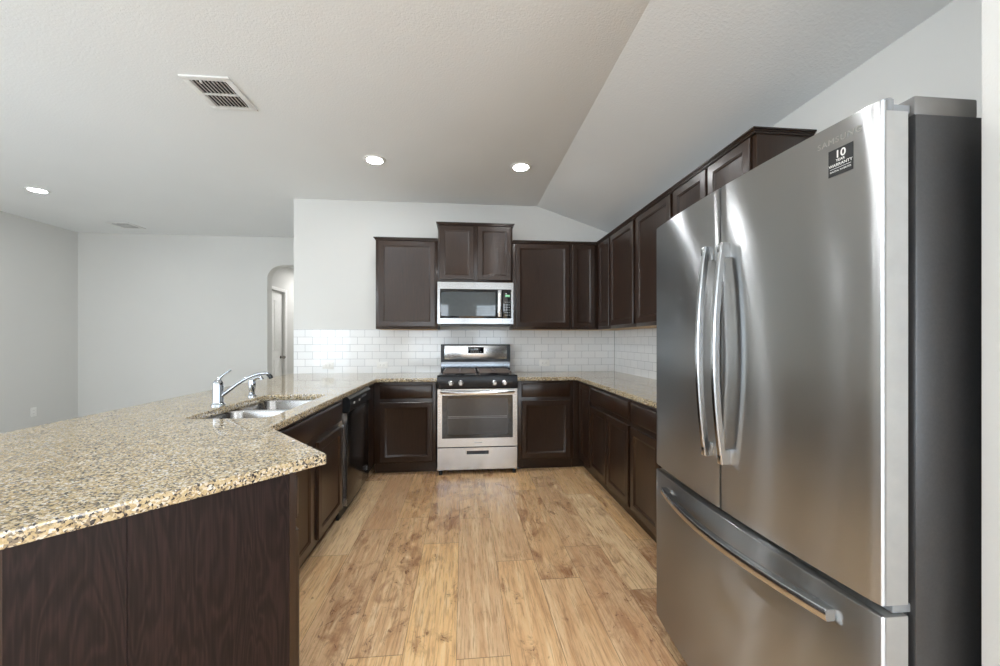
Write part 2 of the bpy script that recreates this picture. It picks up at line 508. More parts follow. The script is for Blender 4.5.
# far wall with an arched opening
AX0, AX1, AZ, ARX, ARZ = -2.85, -1.93, 2.36, 0.24, 0.20
def far_wall():
    out = [(XL, 0), (AX0, 0)]
    for k in range(13):
        a = PI - PI / 2 * k / 12
        out.append((AX0 + ARX + ARX * math.cos(a), AZ - ARZ + ARZ * math.sin(a)))
    for k in range(13):
        a = PI / 2 - PI / 2 * k / 12
        out.append((AX1 - ARX + ARX * math.cos(a), AZ - ARZ + ARZ * math.sin(a)))
    out += [(AX1, 0), (XE + 0.13, 0), (XE + 0.13, ZC + 0.05), (XL, ZC + 0.05)]
    b = B().loops([[(x, YF, z) for x, z in out], [(x, YF + 0.14, z) for x, z in out]])
    b.bm.normal_update()
    bmesh.ops.triangulate(b.bm, faces=[f for f in b.bm.faces if len(f.verts) > 4])
    return b
struct(far_wall().build('wall_far', 'wall', smooth=25))
# hallway behind the arch
HX0, HX1, HY1, HZ = -2.96, -1.75, 8.2, 2.5
def hall_left():
    b = B()
    dy0, dy1 = 6.17, 6.78
    b.box(HX0 - 0.12, HX0, YF + 0.14, dy0, 0, HZ)
    b.box(HX0 - 0.12, HX0, dy1, HY1, 0, HZ)
    b.box(HX0 - 0.12, HX0, dy0, dy1, 2.05, HZ)
    return b
struct(hall_left().build('wall_hall_left', 'wall', smooth=0))
struct(B().box(HX0, HX1 + 0.1, HY1, HY1 + 0.1, 0, HZ).build('wall_hall_end', 'wall', smooth=0))
struct(B().box(HX1, HX1 + 0.1, YF + 0.14, HY1, 0, HZ).build('wall_hall_right', 'wall', smooth=0))
struct(B().box(HX0 - 0.12, HX1 + 0.1, YF + 0.14, HY1 + 0.1, HZ, HZ + 0.1).build('ceiling_hall', 'ceil', smooth=0))
# hall door (in the left wall of the hall) with casing
dr = B()
dr.box(HX0 - 0.075, HX0 - 0.035, 6.175, 6.775, 0.01, 2.045, 0.002)
d1 = struct(dr.build('door_1', 'trim'))
pn = B()
for z0, z1 in ((0.2, 0.95), (1.1, 1.9)):
    for y0, y1 in ((6.24, 6.45), (6.50, 6.71)):
        pn.box(HX0 - 0.037, HX0 - 0.028, y0, y1, z0, z1, 0.006)
pn.build('door_panel', 'trim', d1)
B().lathe((HX0 - 0.035, 6.72, 0.98), [(0.025, 0), (0.025, 0.006), (0.01, 0.01), (0.01, 0.035), (0.026, 0.045), (0.028, 0.06), (0.018, 0.072)], 16, 'x').build('knob', 'brass', d1)
cs = B()
cs.box(HX0, HX0 + 0.016, 6.11, 6.17, 0, 2.10, 0.004)
cs.box(HX0, HX0 + 0.016, 6.78, 6.85, 0, 2.10, 0.004)
cs.box(HX0, HX0 + 0.016, 6.171, 6.779, 2.05, 2.10, 0.004)
struct(cs.build('trim_1', 'trim'))

# rear wall with three daylit windows behind the camera
WINS = [(-4.7, -3.5, 0.4, 2.4), (-1.75, -0.4, 0.6, 2.36), (0.35, 1.4, 0.6, 2.36)]
FILL_LWINS = [(-2.9, -1.3, 0.5, 2.35), (-0.6, 1.0, 0.5, 2.35)]     # unseen left-wall windows, added to fill the room with daylight
def left_wall():
    b = B(); y = YB - 0.15
    for y0, y1, z0, z1 in FILL_LWINS:
        b.box(XL - 0.15, XL, y, y0, 0, ZC + 0.05)
        b.box(XL - 0.15, XL, y0, y1, 0, z0); b.box(XL - 0.15, XL, y0, y1, z1, ZC + 0.05)
        y = y1
    b.box(XL - 0.15, XL, y, YF + 0.15, 0, ZC + 0.05)
    return b
struct(left_wall().build('wall_left', 'wall', smooth=0))
for i, (y0, y1, z0, z1) in enumerate(FILL_LWINS):
    wf = B(); zm = (z0 + z1) / 2
    for a, bb, cc, dd in ((y0, y0 + 0.05, z0, z1), (y1 - 0.05, y1, z0, z1), (y0 + 0.05, y1 - 0.05, z0, z0 + 0.05), (y0 + 0.05, y1 - 0.05, z1 - 0.05, z1),
                          (y0 + 0.05, y1 - 0.05, zm - 0.02, zm + 0.02)):
        wf.box(XL - 0.12, XL - 0.06, a, bb, cc, dd, 0.004)
    wo = struct(wf.build('window_%d' % (i + 4), 'trim'))  # added fill windows, out of view
    B().box(XL - 0.10, XL - 0.095, y0 + 0.05, y1 - 0.05, z0 + 0.05, z1 - 0.05).build('pane', 'fill_pane', wo)
def rear_wall():
    b = B(); x = XL
    for x0, x1, z0, z1 in WINS:
        b.box(x, x0, YB - 0.15, YB, 0, ZC + 0.05)
        b.box(x0, x1, YB - 0.15, YB, 0, z0); b.box(x0, x1, YB - 0.15, YB, z1, ZC + 0.05)
        x = x1
    b.box(x, XR, YB - 0.15, YB, 0, ZC + 0.05)
    return b
struct(rear_wall().build('wall_rear', 'wall', smooth=0))
for i, (x0, x1, z0, z1) in enumerate(WINS):
    wf = B()
    for a, bb, cc, dd in ((x0, x0 + 0.05, z0, z1), (x1 - 0.05, x1, z0, z1), (x0 + 0.05, x1 - 0.05, z0, z0 + 0.05), (x0 + 0.05, x1 - 0.05, z1 - 0.05, z1),
                          (x0 + 0.05, x1 - 0.05, (z0 + z1) / 2 - 0.02, (z0 + z1) / 2 + 0.02)):
        wf.box(a, bb, YB - 0.12, YB - 0.06, cc, dd, 0.004)
    wo = struct(wf.build('window_%d' % (i + 1), 'trim'))
    B().box(x0 + 0.05, x1 - 0.05, YB - 0.10, YB - 0.095, z0 + 0.05, z1 - 0.05).build('pane', 'rear_pane', wo)
    if i == 2:
        bl = B()
        nsl = 22
        for k in range(nsl):
            zz = z0 + 0.06 + (z1 - z0 - 0.12) * k / (nsl - 1)
            bl.obox(((x0 + x1) / 2, YB - 0.03, zz), ((x1 - x0) / 2 - 0.01, 0, 0), (0, 0.02, 0.010), (0, -0.0006, 0.0012))
        bl.build('blind', 'trim', wo)

# baseboards
def bboard(name, *bx):
    b = B()
    for q in bx: b.box(*q, 0.004)
    struct(b.build(name, 'trim'))
bboard('baseboard_left', (XL, XL + 0.014, YB, YF, 0, 0.09))
bboard('baseboard_far', (XL + 0.015, AX0, YF - 0.014, YF, 0, 0.09))
bboard('baseboard_rear', (XL + 0.015, XR, YB, YB + 0.014, 0, 0.09))

# tile backsplash
SPL = 1.376
struct(B().box(XE + 0.004, XR - 0.009, D - 0.009, D - 0.0005, CT + 0.0006, SPL).build('backsplash', 'tile_x', smooth=0))
struct(B().box(XR - 0.009, XR - 0.0005, 1.68, D - 0.0005, CT + 0.0006, SPL).build('backsplash_right', 'tile_y', smooth=0))

struct(B().box(XR - 0.012, XR - 0.0091, D - 0.012, D - 0.0091, CT + 0.0006, SPL).build('trim_2', 'grout', smooth=0))
# ================================================================== CABINETS
FR = 0.055
def door_prof(f=FR):
    return [(0, -0.0005), (0, -0.016), (0.003, -0.019), (f - 0.008, -0.019), (f - 0.005, -0.0165), (f, -0.0155), (f + 0.004, -0.011), (f + 0.010, -0.0095)]
SLAB = [(0, -0.0005), (0, -0.012), (0.007, -0.016), (0.012, -0.019)]
def door(root, x0, x1, z0, z1, name='door', f=FR):
    return B().panel(x0, x1, z0, z1, door_prof(f)).build(name, 'cab', root, local=True)
def drawer(root, x0, x1, z0, z1, name='drawer_front'):
    return B().panel(x0, x1, z0, z1, SLAB).build(name, 'cab', root, local=True)
DRZ, DOZ = (0.713, 0.843), (0.122, 0.677)
CB = CT - CTH          # underside of the counter

def base_cab(label, loc, rz, wd, depth=0.585, drawers=(), doors=(), kick=True, group='dark base cabinets'):
    t = thing('base_cabinet', label, 'cabinet', loc, rz, group)
    B().box(0, wd, 0, depth, 0.103, CB - 0.0012, 0.0015).build('body', 'cab', t, local=True)
    B().box(0.001, wd - 0.001, 0.06, depth, 0.0, 0.1025).build('toe_kick', 'cab', t, local=True)
    for a, b in drawers: drawer(t, a, b, *DRZ)
    for a, b in doors: door(t, a, b, *DOZ)
    return t

YFB = 3.733      # base face on the back run
XFR = 1.133      # base face on the right run
XFL = -0.838     # base face on the left run
base_cab('dark base cabinet with one drawer and door left of the range', (-0.836, YFB, 0), 0, 0.579,
         drawers=[(0.059, 0.545)], doors=[(0.059, 0.545)])
base_cab('dark base cabinet with one drawer and door right of the range', (0.519, YFB, 0), 0, 0.551,
         drawers=[(0.037, 0.517)], doors=[(0.037, 0.517)])
# right run: local x runs from the corner towards the camera
rzR = -PI / 2
tcr = thing('corner_cabinet', 'dark base corner cabinet with narrow tall panel between back and right runs', 'cabinet', (XFR, YFB, 0), rzR, 'dark base cabinets')
B().prism([(-0.585, 0.585), (-0.585, 0.0), (-0.585, -0.062), (0.0, -0.062), (0.0, 0.0), (0.353, 0.0), (0.353, 0.585)], 0.103, CB - 0.0012).build('body', 'cab', tcr, local=True)
B().prism([(-0.585, 0.585), (-0.585, -0.061), (-0.062, -0.061), (-0.062, 0.06), (0.352, 0.06), (0.352, 0.585)], 0, 0.1025).build('toe_kick', 'cab', tcr, local=True)
door(tcr, 0.045, 0.345, 0.122, 0.843, f=0.05)
base_cab('dark base cabinet with one wide drawer over two doors on the right run', (XFR, YFB - 0.355, 0), rzR, 0.83,
         drawers=[(0.012, 0.812)], doors=[(0.012, 0.395), (0.41, 0.812)])
base_cab('dark base cabinet beside the refrigerator, partly hidden by its door', (XFR, YFB - 1.187, 0), rzR, 0.84,
         drawers=[(0.02, 0.82)], doors=[(0.02, 0.41), (0.43, 0.82)])
# left run: local x runs away from the camera
rzL = PI / 2
tcl = thing('corner_cabinet', 'dark base corner cabinet with plain stile beyond the dishwasher', 'cabinet', (XFL, 3.425, 0), rzL, 'dark base cabinets')
B().prism([(0.0, 0.585), (0.0, 0.0), (0.308, 0.0), (0.893, 0.0), (0.893, 0.585)], 0.103, CB - 0.0012).build('body', 'cab', tcl, local=True)
B().prism([(0.001, 0.585), (0.001, 0.06), (0.892, 0.06), (0.892, 0.585)], 0, 0.1025).build('toe_kick', 'cab', tcl, local=True)
# sink base: open top so that the bowls hang inside it
ts = thing('sink_cabinet', 'dark base cabinet with two doors under the sink', 'cabinet', (XFL, 1.742, 0), rzL, 'dark base cabinets')
SW = 1.06
sb = B()
sb.box(0, 0.018, 0, 0.585, 0.103, CB - 0.0012); sb.box(SW - 0.018, SW, 0, 0.585, 0.103, CB - 0.0012)
sb.box(0.018, SW - 0.018, 0, 0.02, 0.103, CB - 0.0012); sb.box(0.018, SW - 0.018, 0.567, 0.585, 0.103, CB - 0.0012)
sb.box(0.018, SW - 0.018, 0.02, 0.567, 0.103, 0.121)
sb.build('body', 'cab', ts, local=True)
B().box(0.001, SW - 0.001, 0.06, 0.585, 0, 0.1025).build('toe_kick', 'cab', ts, local=True)
drawer(ts, 0.06, 0.995, DRZ[0], DRZ[1])
door(ts, 0.06, 0.49, *DOZ); door(ts, 0.565, 0.995, *DOZ)
lk = B(); lk.box(0.975, 0.992, -0.03, -0.0192, 0.672, 0.688, 0.002); lk.build('child_lock', 'mark', ts, local=True)

# angled end of the peninsula
TIP = Vector((-0.430, 1.272)); NOTCH = Vector((-0.797, 1.690))
d1v = (TIP - NOTCH).normalized(); d2v = Vector((-0.6755, -0.7374))
P1 = Vector((-0.506, 1.233)); P2 = P1 + d2v * 0.548
thD = math.atan2(d1v.y, d1v.x) + PI
tdg = thing('end_cabinet', 'dark angled base cabinet with wood end panel at the peninsula tip', 'cabinet', (P1.x, P1.y, 0), thD)
inv = WM[tdg.name].inverted()
def loc2(x, y):
    v = inv @ Vector((x, y, 0)); return (v.x, v.y)
tF = (P1.x - XFL) / -d1v.x
Fp = P1 - d1v * ((P1.x - XFL) / d1v.x)
inn = Vector((d2v.y, -d2v.x)); inn = inn if inn.dot(Vector((-1, 1))) > 0 else -inn   # into the cabinet from the end panel
Q1, Q2 = P1 + inn * 0.02, P2 + inn * 0.02
poly = [Q1, Fp, Vector((XFL, 1.740)), Vector((-1.423, 1.740)), Vector((-1.423, 1.50)), Q2]
pl = [loc2(p.x, p.y) for p in poly]
B().prism(pl, 0.103, CB - 0.0012).build('body', 'cab', tdg, local=True)
fk = Vector((d1v.y, -d1v.x)); fk = fk if fk.dot(Vector((-1, -1))) > 0 else -fk
poly = [Q1 + fk * 0.06, Fp + fk * 0.06, Vector((XFL - 0.06, 1.740)), Vector((-1.423, 1.740)), Vector((-1.423, 1.50)), Q2]
B().prism([loc2(p.x, p.y) for p in poly], 0, 0.1025).build('toe_kick', 'cab', tdg, local=True)
def along(t0, t1, o0, o1):
    ps = [P1 + d2v * t0 + inn * o0, P1 + d2v * t1 + inn * o0, P1 + d2v * t1 + inn * o1, P1 + d2v * t0 + inn * o1]
    return [loc2(p.x, p.y) for p in ps]
B().prism(along(0.0185, 0.373, 0.0, 0.0195), 0.0, CB - 0.0012).build('end_panel', 'endpanel', tdg, local=True)
B().prism(along(0.374, 0.548, 0.0007, 0.0195), 0.0, CB - 0.0012).build('end_panel', 'endpanel', tdg, local=True)
B().prism(along(0.0, 0.018, -0.0005, 0.0195), 0.0, CB - 0.0012).build('end_stile', 'cab', tdg, local=True)
B().prism(along(0.5481, 0.60, 0.0012, 0.0195), 0.0, CB - 0.0012).build('end_stile', 'cab', tdg, local=True)
fl = (Fp - P1).length
drawer(tdg, 0.02, fl - 0.03, *DRZ); door(tdg, 0.02, fl - 0.03, *DOZ)

# ------------------------------------------------------------------ wall cabinets
UB, UT = 1.373, 2.271
def crown(b, x0, x1, d, z, left=True, right=True, depth=0.30):
    """small stepped cornice along the local front and the free ends"""
    for zz0, zz1, o in ((z, z + 0.009, 0.005), (z + 0.009, z + 0.016, 0.010), (z + 0.016, z + 0.024, 0.018)):
        b.box(x0 - (o if left else 0), x1 + (o if right else 0), -o - 0.012, depth, zz0, zz1, 0.001, 1)
def wall_cab(label, loc, rz, wd, doors, z0=UB, z1=UT, ends=(False, False), depth=0.302, dz=None):
    t = thing('wall_cabinet', label, 'cabinet', (loc[0], loc[1], z0), rz, 'dark wall cabinets')
    h = z1 - z0
    B().box(0, wd, 0, depth, 0, h, 0.0015).build('body', 'cab', t, local=True)
    b = B(); b.box(0.016, wd - 0.016, 0.02, depth - 0.005, -0.0025, -0.0004); b.build('underside', 'cab_under', t, local=True)
    b = B(); crown(b, 0, wd, 0, h, *ends, depth); b.build('cornice', 'cab', t, local=True)
    a, c = dz or (0.026, h - 0.008)
    for x0, x1 in doors: door(t, x0, x1, a, c, f=min(FR, (x1 - x0) * 0.24))
    return t
YU, XU = D - 0.305, XR - 0.305
wall_cab('dark single door wall cabinet left of the microwave', (-0.880, YU), 0, 0.619, [(0.030, 0.592)], ends=(True, False))
wall_cab('raised dark two door wall cabinet above the microwave', (-0.2595, YU), 0, 0.767, [(0.014, 0.366), (0.404, 0.75)],
         z0=1.853, z1=2.439, ends=(True, True))
wall_cab('dark single door wall cabinet right of the microwave', (0.509, YU), 0, 0.612, [(0.027, 0.598)])
# easy-reach corner cabinet
tcw = thing('corner_wall_cabinet', 'dark wall cabinet with two narrow doors in the inner corner', 'cabinet', (XU, YU, UB), 0, 'dark wall cabinets')
hU = UT - UB
LX, LY = 1.1225 - XU, 3.673 - YU
B().prism([(LX, 0), (0, 0), (0, LY), (0.302, LY), (0.302, 0.302), (LX, 0.302)], 0, hU).build('body', 'cab', tcw, local=True)
b = B()
for zz0, zz1, o in ((0, 0.009, 0.005), (0.009, 0.016, 0.010), (0.016, 0.024, 0.018)):
    q = o + 0.012
    b.prism([(LX, -q), (-q, -q), (-q, LY), (0.302, LY), (0.302, 0.302), (LX, 0.302)], hU + zz0, hU + zz1)
b.build('cornice', 'cab', tcw, local=True)
B().prism([(LX + 0.01, 0.02), (0.02, 0.02), (0.02, LY + 0.01), (0.297, LY + 0.01), (0.297, 0.297), (LX + 0.01, 0.297)], -0.0025, -0.0004).build('underside', 'cab_under', tcw, local=True)
door(tcw, LX + 0.022, -0.045, 0.026, hU - 0.008, f=0.05)
dd = B().panel(0.045, -LY - 0.012, 0.026, hU - 0.008, door_prof(0.05))
for v in dd.bm.verts: v.co = Vector((v.co.y, -v.co.x, v.co.z))
dd.build('door', 'cab', tcw, local=True)
wall_cab('second dark wall cabinet from the corner on the right wall', (XU, 3.671), rzR, 0.560, [(0.018, 0.535)])
wall_cab('third dark wall cabinet from the corner on the right wall', (XU, 3.109), rzR, 0.577, [(0.028, 0.56)])
wall_cab('last dark two door wall cabinet behind the refrigerator top', (XU, 2.530), rzR, 0.752, [(0.02, 0.372), (0.392, 0.726)], ends=(False, True))

# ================================================================== COUNTERS, SINK
YCT = 3.695
E3 = TIP + d2v * 1.02
outer = [(-1.838, D - 0.003), (-0.2475, D - 0.003), (-0.2475, YCT), (-0.800, YCT), (NOTCH.x, NOTCH.y), (TIP.x, TIP.y), (E3.x, E3.y), (-1.74, 1.29), (-1.765, 1.65)]
SX0, SX1, SY0, SY1 = -1.275, -0.893, 1.885, 2.665
me = curve_slab(outer[::-1], [rrect(SX0, SX1, SY0, SY1, 0.055)], CB, CT, 0.004)
tag(link('countertop', me, 'granite', smooth=30), 'long speckled granite countertop of the peninsula with the sink cut out', 'countertop')
outer = [(0.5145, YCT), (1.095, YCT), (1.095, 1.70), (XR - 0.003, 1.70), (XR - 0.003, D - 0.003), (0.5145, D - 0.003)]
me = curve_slab(outer, [], CB, CT, 0.004)
tag(link('countertop', me, 'granite', smooth=30), 'granite countertop right of the range, turning along the right wall', 'countertop')

tk = thing('sink', 'double bowl stainless steel sink set under the granite peninsula', 'sink', ((SX0 + SX1) / 2, (SY0 + SY1) / 2, CB - 0.2))
def bowl(y0, y1):
    x0, x1 = SX0 - 0.012, SX1 + 0.012
    L = []
    zt = CB - 0.0015
    prof = [(-0.004, zt), (0.0, zt - 0.0005), (0.003, zt - 0.01), (0.008, zt - 0.15), (0.02, zt - 0.175), (0.045, zt - 0.185)]
    for i, z in prof:
        L.append([(x, y, z) for x, y in rrect(x0 + i, x1 - i, y0 + i, y1 - i, 0.07)])
    b = B().loops(L, cap0=False, cap1=True)
    o = b.build('bowl', 'sink_steel', tk)
    sm = o.modifiers.new('thickness', 'SOLIDIFY'); sm.thickness = 0.0015; sm.offset = 1
    dc = B().lathe(((x0 + x1) / 2, (y0 + y1) / 2, zt - 0.1848), [(0.045, 0), (0.045, 0.003), (0.03, 0.002), (0.028, -0.003)], 20)
    dc.build('drain', 'chrome', o)
ym = 2.30
bowl(SY0 - 0.012, ym - 0.008); bowl(ym + 0.008, SY1 + 0.012)
B().box(SX0 - 0.005, SX1 + 0.005, ym - 0.0075, ym + 0.0075, CB - 0.04, CB - 0.02, 0.004).build('divider', 'sink_steel', tk)

# faucet
FX, FY = -1.335, 2.265
tf = thing('faucet', 'chrome single lever kitchen faucet behind the sink', 'faucet', (FX, FY, CT))
B().lathe((FX, FY, CT), [(0.034, 0.0005), (0.034, 0.006), (0.028, 0.012), (0.0255, 0.02), (0.0255, 0.105), (0.024, 0.122), (0.018, 0.135), (0.010, 0.141)], 28).build('body', 'chrome', tf)
B().tube([(FX - 0.002, FY, CT + 0.132), (FX + 0.006, FY + 0.003, CT + 0.15), (FX + 0.022, FY + 0.008, CT + 0.166), (FX + 0.040, FY + 0.014, CT + 0.180), (FX + 0.056, FY + 0.019, CT + 0.192)],
         [0.011, 0.009, 0.006, 0.0045, 0.0065]).build('lever', 'chrome', tf)
sp = []
for k in range(17):
    u = k / 16
    sp.append((FX + 0.02 + 0.208 * u, FY + 0.055 * u, CT + 0.052 + 0.118 * math.sin(min(u * 1.13, 1.13) * PI / 2 * 0.92)))
sp.append((FX + 0.236, FY + 0.064, CT + 0.160))
B().tube(sp, [0.0105] * 4 + [0.0095] * 6 + [0.009] * 8).build('spout', 'chrome', tf)
ex = Vector(sp[-1])
B().tube([ex + Vector((-0.008, -0.002, 0.004)), ex + Vector((0.006, 0.001, -0.010)), ex + Vector((0.010, 0.002, -0.022))], [0.0105, 0.0115, 0.011]).build('aerator', 'black_plastic', tf)
# side sprayer
SPX, SPY = -1.335, 2.61
tp = thing('side_sprayer', 'short chrome side sprayer behind the faucet spout', 'sprayer', (SPX, SPY, CT))
B().lathe((SPX, SPY, CT), [(0.024, 0.0005), (0.024, 0.006), (0.017, 0.014), (0.017, 0.025)], 20).build('base', 'chrome', tp)
B().lathe((SPX, SPY, CT + 0.0252), [(0.014, 0), (0.019, 0.02), (0.021, 0.06), (0.018, 0.078), (0.008, 0.086)], 20).build('body', 'chrome', tp)
B().tube([(SPX, SPY, CT + 0.098), (SPX + 0.022, SPY + 0.003, CT + 0.117), (SPX + 0.05, SPY + 0.006, CT + 0.120), (SPX + 0.055, SPY + 0.007, CT + 0.105)], [0.013, 0.013, 0.012, 0.013]).build('spray_head', 'chrome', tp)

# ================================================================== DISHWASHER
DY0, DY1 = 2.812, 3.418
tw = thing('dishwasher', 'black built-in dishwasher in the left run', 'dishwasher', (XFL, (DY0 + DY1) / 2, 0))
B().box(XFL - 0.56, XFL - 0.004, DY0, DY1, 0.1, CB - 0.004).build('tub', 'black_plastic', tw)
B().box(XFL - 0.003, XFL + 0.030, DY0, DY1, 0.092, 0.752, 0.004).build('door_panel', 'dw_black', tw)
B().box(XFL - 0.003, XFL + 0.0285, DY0 - 0.0012, DY0 - 0.0002, 0.1, 0.75).build('edge_strip', 'steel', tw)
cp = [(XFL - 0.003, 0.754), (XFL + 0.034, 0.754), (XFL + 0.046, 0.764), (XFL + 0.049, 0.80), (XFL + 0.046, 0.845), (XFL + 0.030, 0.864), (XFL - 0.003, 0.866)]
B().loops([[(x, DY0, z) for x, z in cp], [(x, DY1, z) for x, z in cp]]).build('control_panel', 'black_plastic', tw)
for y in (2.90, 3.04):
    B().box(XFL + 0.0485, XFL + 0.0505, y, y + 0.035, 0.800, 0.815, 0.001).build('button', 'print_white', tw)
B().box(XFL + 0.0485, XFL + 0.0502, 3.12, 3.27, 0.815, 0.828).build('button_row', 'mark', tw)
B().box(XFL - 0.05, XFL - 0.03, DY0 + 0.005, DY1 - 0.005, 0, 0.0995).build('toe_kick', 'black_plastic', tw)
B().box(XFL + 0.0302, XFL + 0.0325, DY1 - 0.06, DY1 - 0.045, 0.17, 0.205, 0.001).build('latch_mark', 'mark', tw)

# ================================================================== RANGE
RX0, RX1 = -0.244, 0.510
RC = (RX0 + RX1) / 2
RF = 3.665       # front of the door
tr = thing('range', 'stainless steel gas range with black top between base cabinets', 'range', (RC, RF + 0.32, 0))
B().box(RX0 + 0.004, RX1 - 0.004, RF + 0.055, 4.30, 0.035, 0.885, 0.002).build('body', 'black', tr)
B().box(RX0, RX1, RF + 0.0545, 4.305, 0.886, 0.922, 0.004).build('cooktop', 'black', tr)
# sloping control panel
cpp = [(RF + 0.054, 0.809), (RF - 0.004, 0.809), (RF - 0.008, 0.818), (RF + 0.010, 0.922), (RF + 0.022, 0.930), (RF + 0.054, 0.930)]
B().loops([[(RX0, y, z) for y, z in cpp], [(RX1, y, z) for y, z in cpp]]).build('control_panel', 'black', tr)
for dx in (-0.252, -0.158, 0.158, 0.254):
    B().lathe((RC + dx, RF - 0.001, 0.857), [(0.026, 0.0), (0.026, -0.004), (0.020, -0.010), (0.0185, -0.034), (0.014, -0.038)], 20, 'y').build('knob', 'handle_steel', tr)
# oven door: stainless frame around a dark window
DZ0, DZ1 = 0.262, 0.802
od = B()
wx0, wx1, wz0, wz1 = RX0 + 0.045, RX1 - 0.045, 0.342, 0.745
for a, bb, cc, dd_ in ((RX0 + 0.003, wx0, DZ0, DZ1), (wx1, RX1 - 0.003, DZ0, DZ1), (wx0, wx1, DZ0, wz0), (wx0, wx1, wz1, DZ1)):
    od.box(a, bb, RF, RF + 0.05, cc, dd_)
dO = od.build('oven_door', 'steel', tr, smooth=0)
gb = B().loops([[(x, y, z) for x, z in rrect(wx0 + i, wx1 - i, wz0 + i, wz1 - i, 0.02)] for i, y in ((0, RF + 0.04), (0, RF - 0.001), (0.001, RF - 0.002))])
gb.build('window_border', 'black_glass', dO)
B().loops([[(x, y, z) for x, z in rrect(wx0 + 0.048, wx1 - 0.048, wz0 + 0.035, wz1 - 0.03, 0.012)] for y in (RF - 0.0015, RF - 0.0026)]).build('window', 'oven_glass', dO)
rk = B()
for zz in (0.532, 0.545):
    rk.box(wx0 + 0.055, wx1 - 0.055, RF - 0.0032, RF - 0.0027, zz, zz + 0.0035)
rk.build('oven_rack', 'mark', dO)
hb = []
for k in range(15):
    u = k / 14
    bow = 1 - (2 * u - 1) ** 2
    hb.append((wx0 - 0.012 + (wx1 - wx0 + 0.024) * u, RF - 0.034 - 0.022 * bow, 0.778 - 0.010 * bow))
L = []
for x, y, z in hb:
    L.append([(x, y - 0.010, z - 0.013), (x, y - 0.013, z - 0.004), (x, y - 0.012, z + 0.010), (x, y - 0.004, z + 0.018), (x, y + 0.008, z + 0.014), (x, y + 0.008, z - 0.014)])
hd = B().loops(L)
for x in (wx0 + 0.0, wx1 - 0.022):
    hd.box(x, x + 0.022, RF - 0.03, RF + 0.001, 0.767, 0.789, 0.003)
hd.build('handle', 'steel', dO)
# small maker's mark on the door's lower rail
tm = text_mesh('Whirlpool', 0.017, 1.0, 0.0003)
tm.transform(Matrix.Translation((RC + 0.005, RF - 0.0004, 0.302)) @ Matrix.Rotation(PI / 2, 4, 'X'))
link('lettering', tm, 'badge', dO, smooth=0)
# bottom drawer with a recessed grip
dw = B()
gx0, gx1, gz0, gz1 = RC - 0.103, RC + 0.103, 0.190, 0.222
Z0, Z1 = 0.048, 0.252
for a, bb, cc, dd_ in ((RX0 + 0.004, gx0, Z0, Z1), (gx1, RX1 - 0.004, Z0, Z1), (gx0, gx1, Z0, gz0), (gx0, gx1, gz1, Z1)):
    dw.box(a, bb, RF + 0.002, RF + 0.05, cc, dd_)
dwo = dw.build('storage_drawer', 'steel', tr, smooth=0)
B().box(gx0, gx1, RF + 0.024, RF + 0.05, gz0, gz1).build('grip_recess', 'black_plastic', dwo)
for x in (RX0 + 0.03, RX1 - 0.03):
    for y in (RF + 0.03, 4.25):
        B().lathe((x, y, 0), [(0.018, 0), (0.018, 0.02), (0.012, 0.036)], 14).build('foot', 'black_plastic', tr)
# backguard
bgz = [(4.302, 0.9225), (4.225, 0.9225), (4.228, 1.205), (4.245, 1.214), (4.302, 1.214)]
bgx0, bgx1 = RX0 + 0.002, RX1 - 0.002
B().loops([[(bgx0, y, z) for y, z in bgz], [(bgx1, y, z) for y, z in bgz]]).build('backguard', 'black', tr)
bf = B().box(bgx0 + 0.040, bgx1 - 0.040, 4.2225, 4.2275, 1.055, 1.200, 0.001)
bfo = bf.build('backguard_face', 'steel', tr)
dpl = B().box(RC - 0.085, RC + 0.085, 4.2195, 4.2224, 1.118, 1.186, 0.001).build('clock_display', 'display', bfo)
kb = B()
for k in range(5):
    kb.box(RC - 0.06 + k * 0.026, RC - 0.045 + k * 0.026, 4.219, 4.2194, 1.13, 1.136)
kb.build('keypad', 'mark', dpl)
B().box(RC - 0.02, RC + 0.02, 4.219, 4.2194, 1.158, 1.172).build('digits', 'mark', dpl)
lf = [(4.2245, 0.955), (4.2, 0.958), (4.196, 0.99), (4.205, 1.028), (4.2245, 1.034)]
B().loops([[(bgx0 + 0.004, y, z) for y, z in lf], [(bgx1 - 0.004, y, z) for y, z in lf]]).build('vent_trim', 'dark_steel', tr)
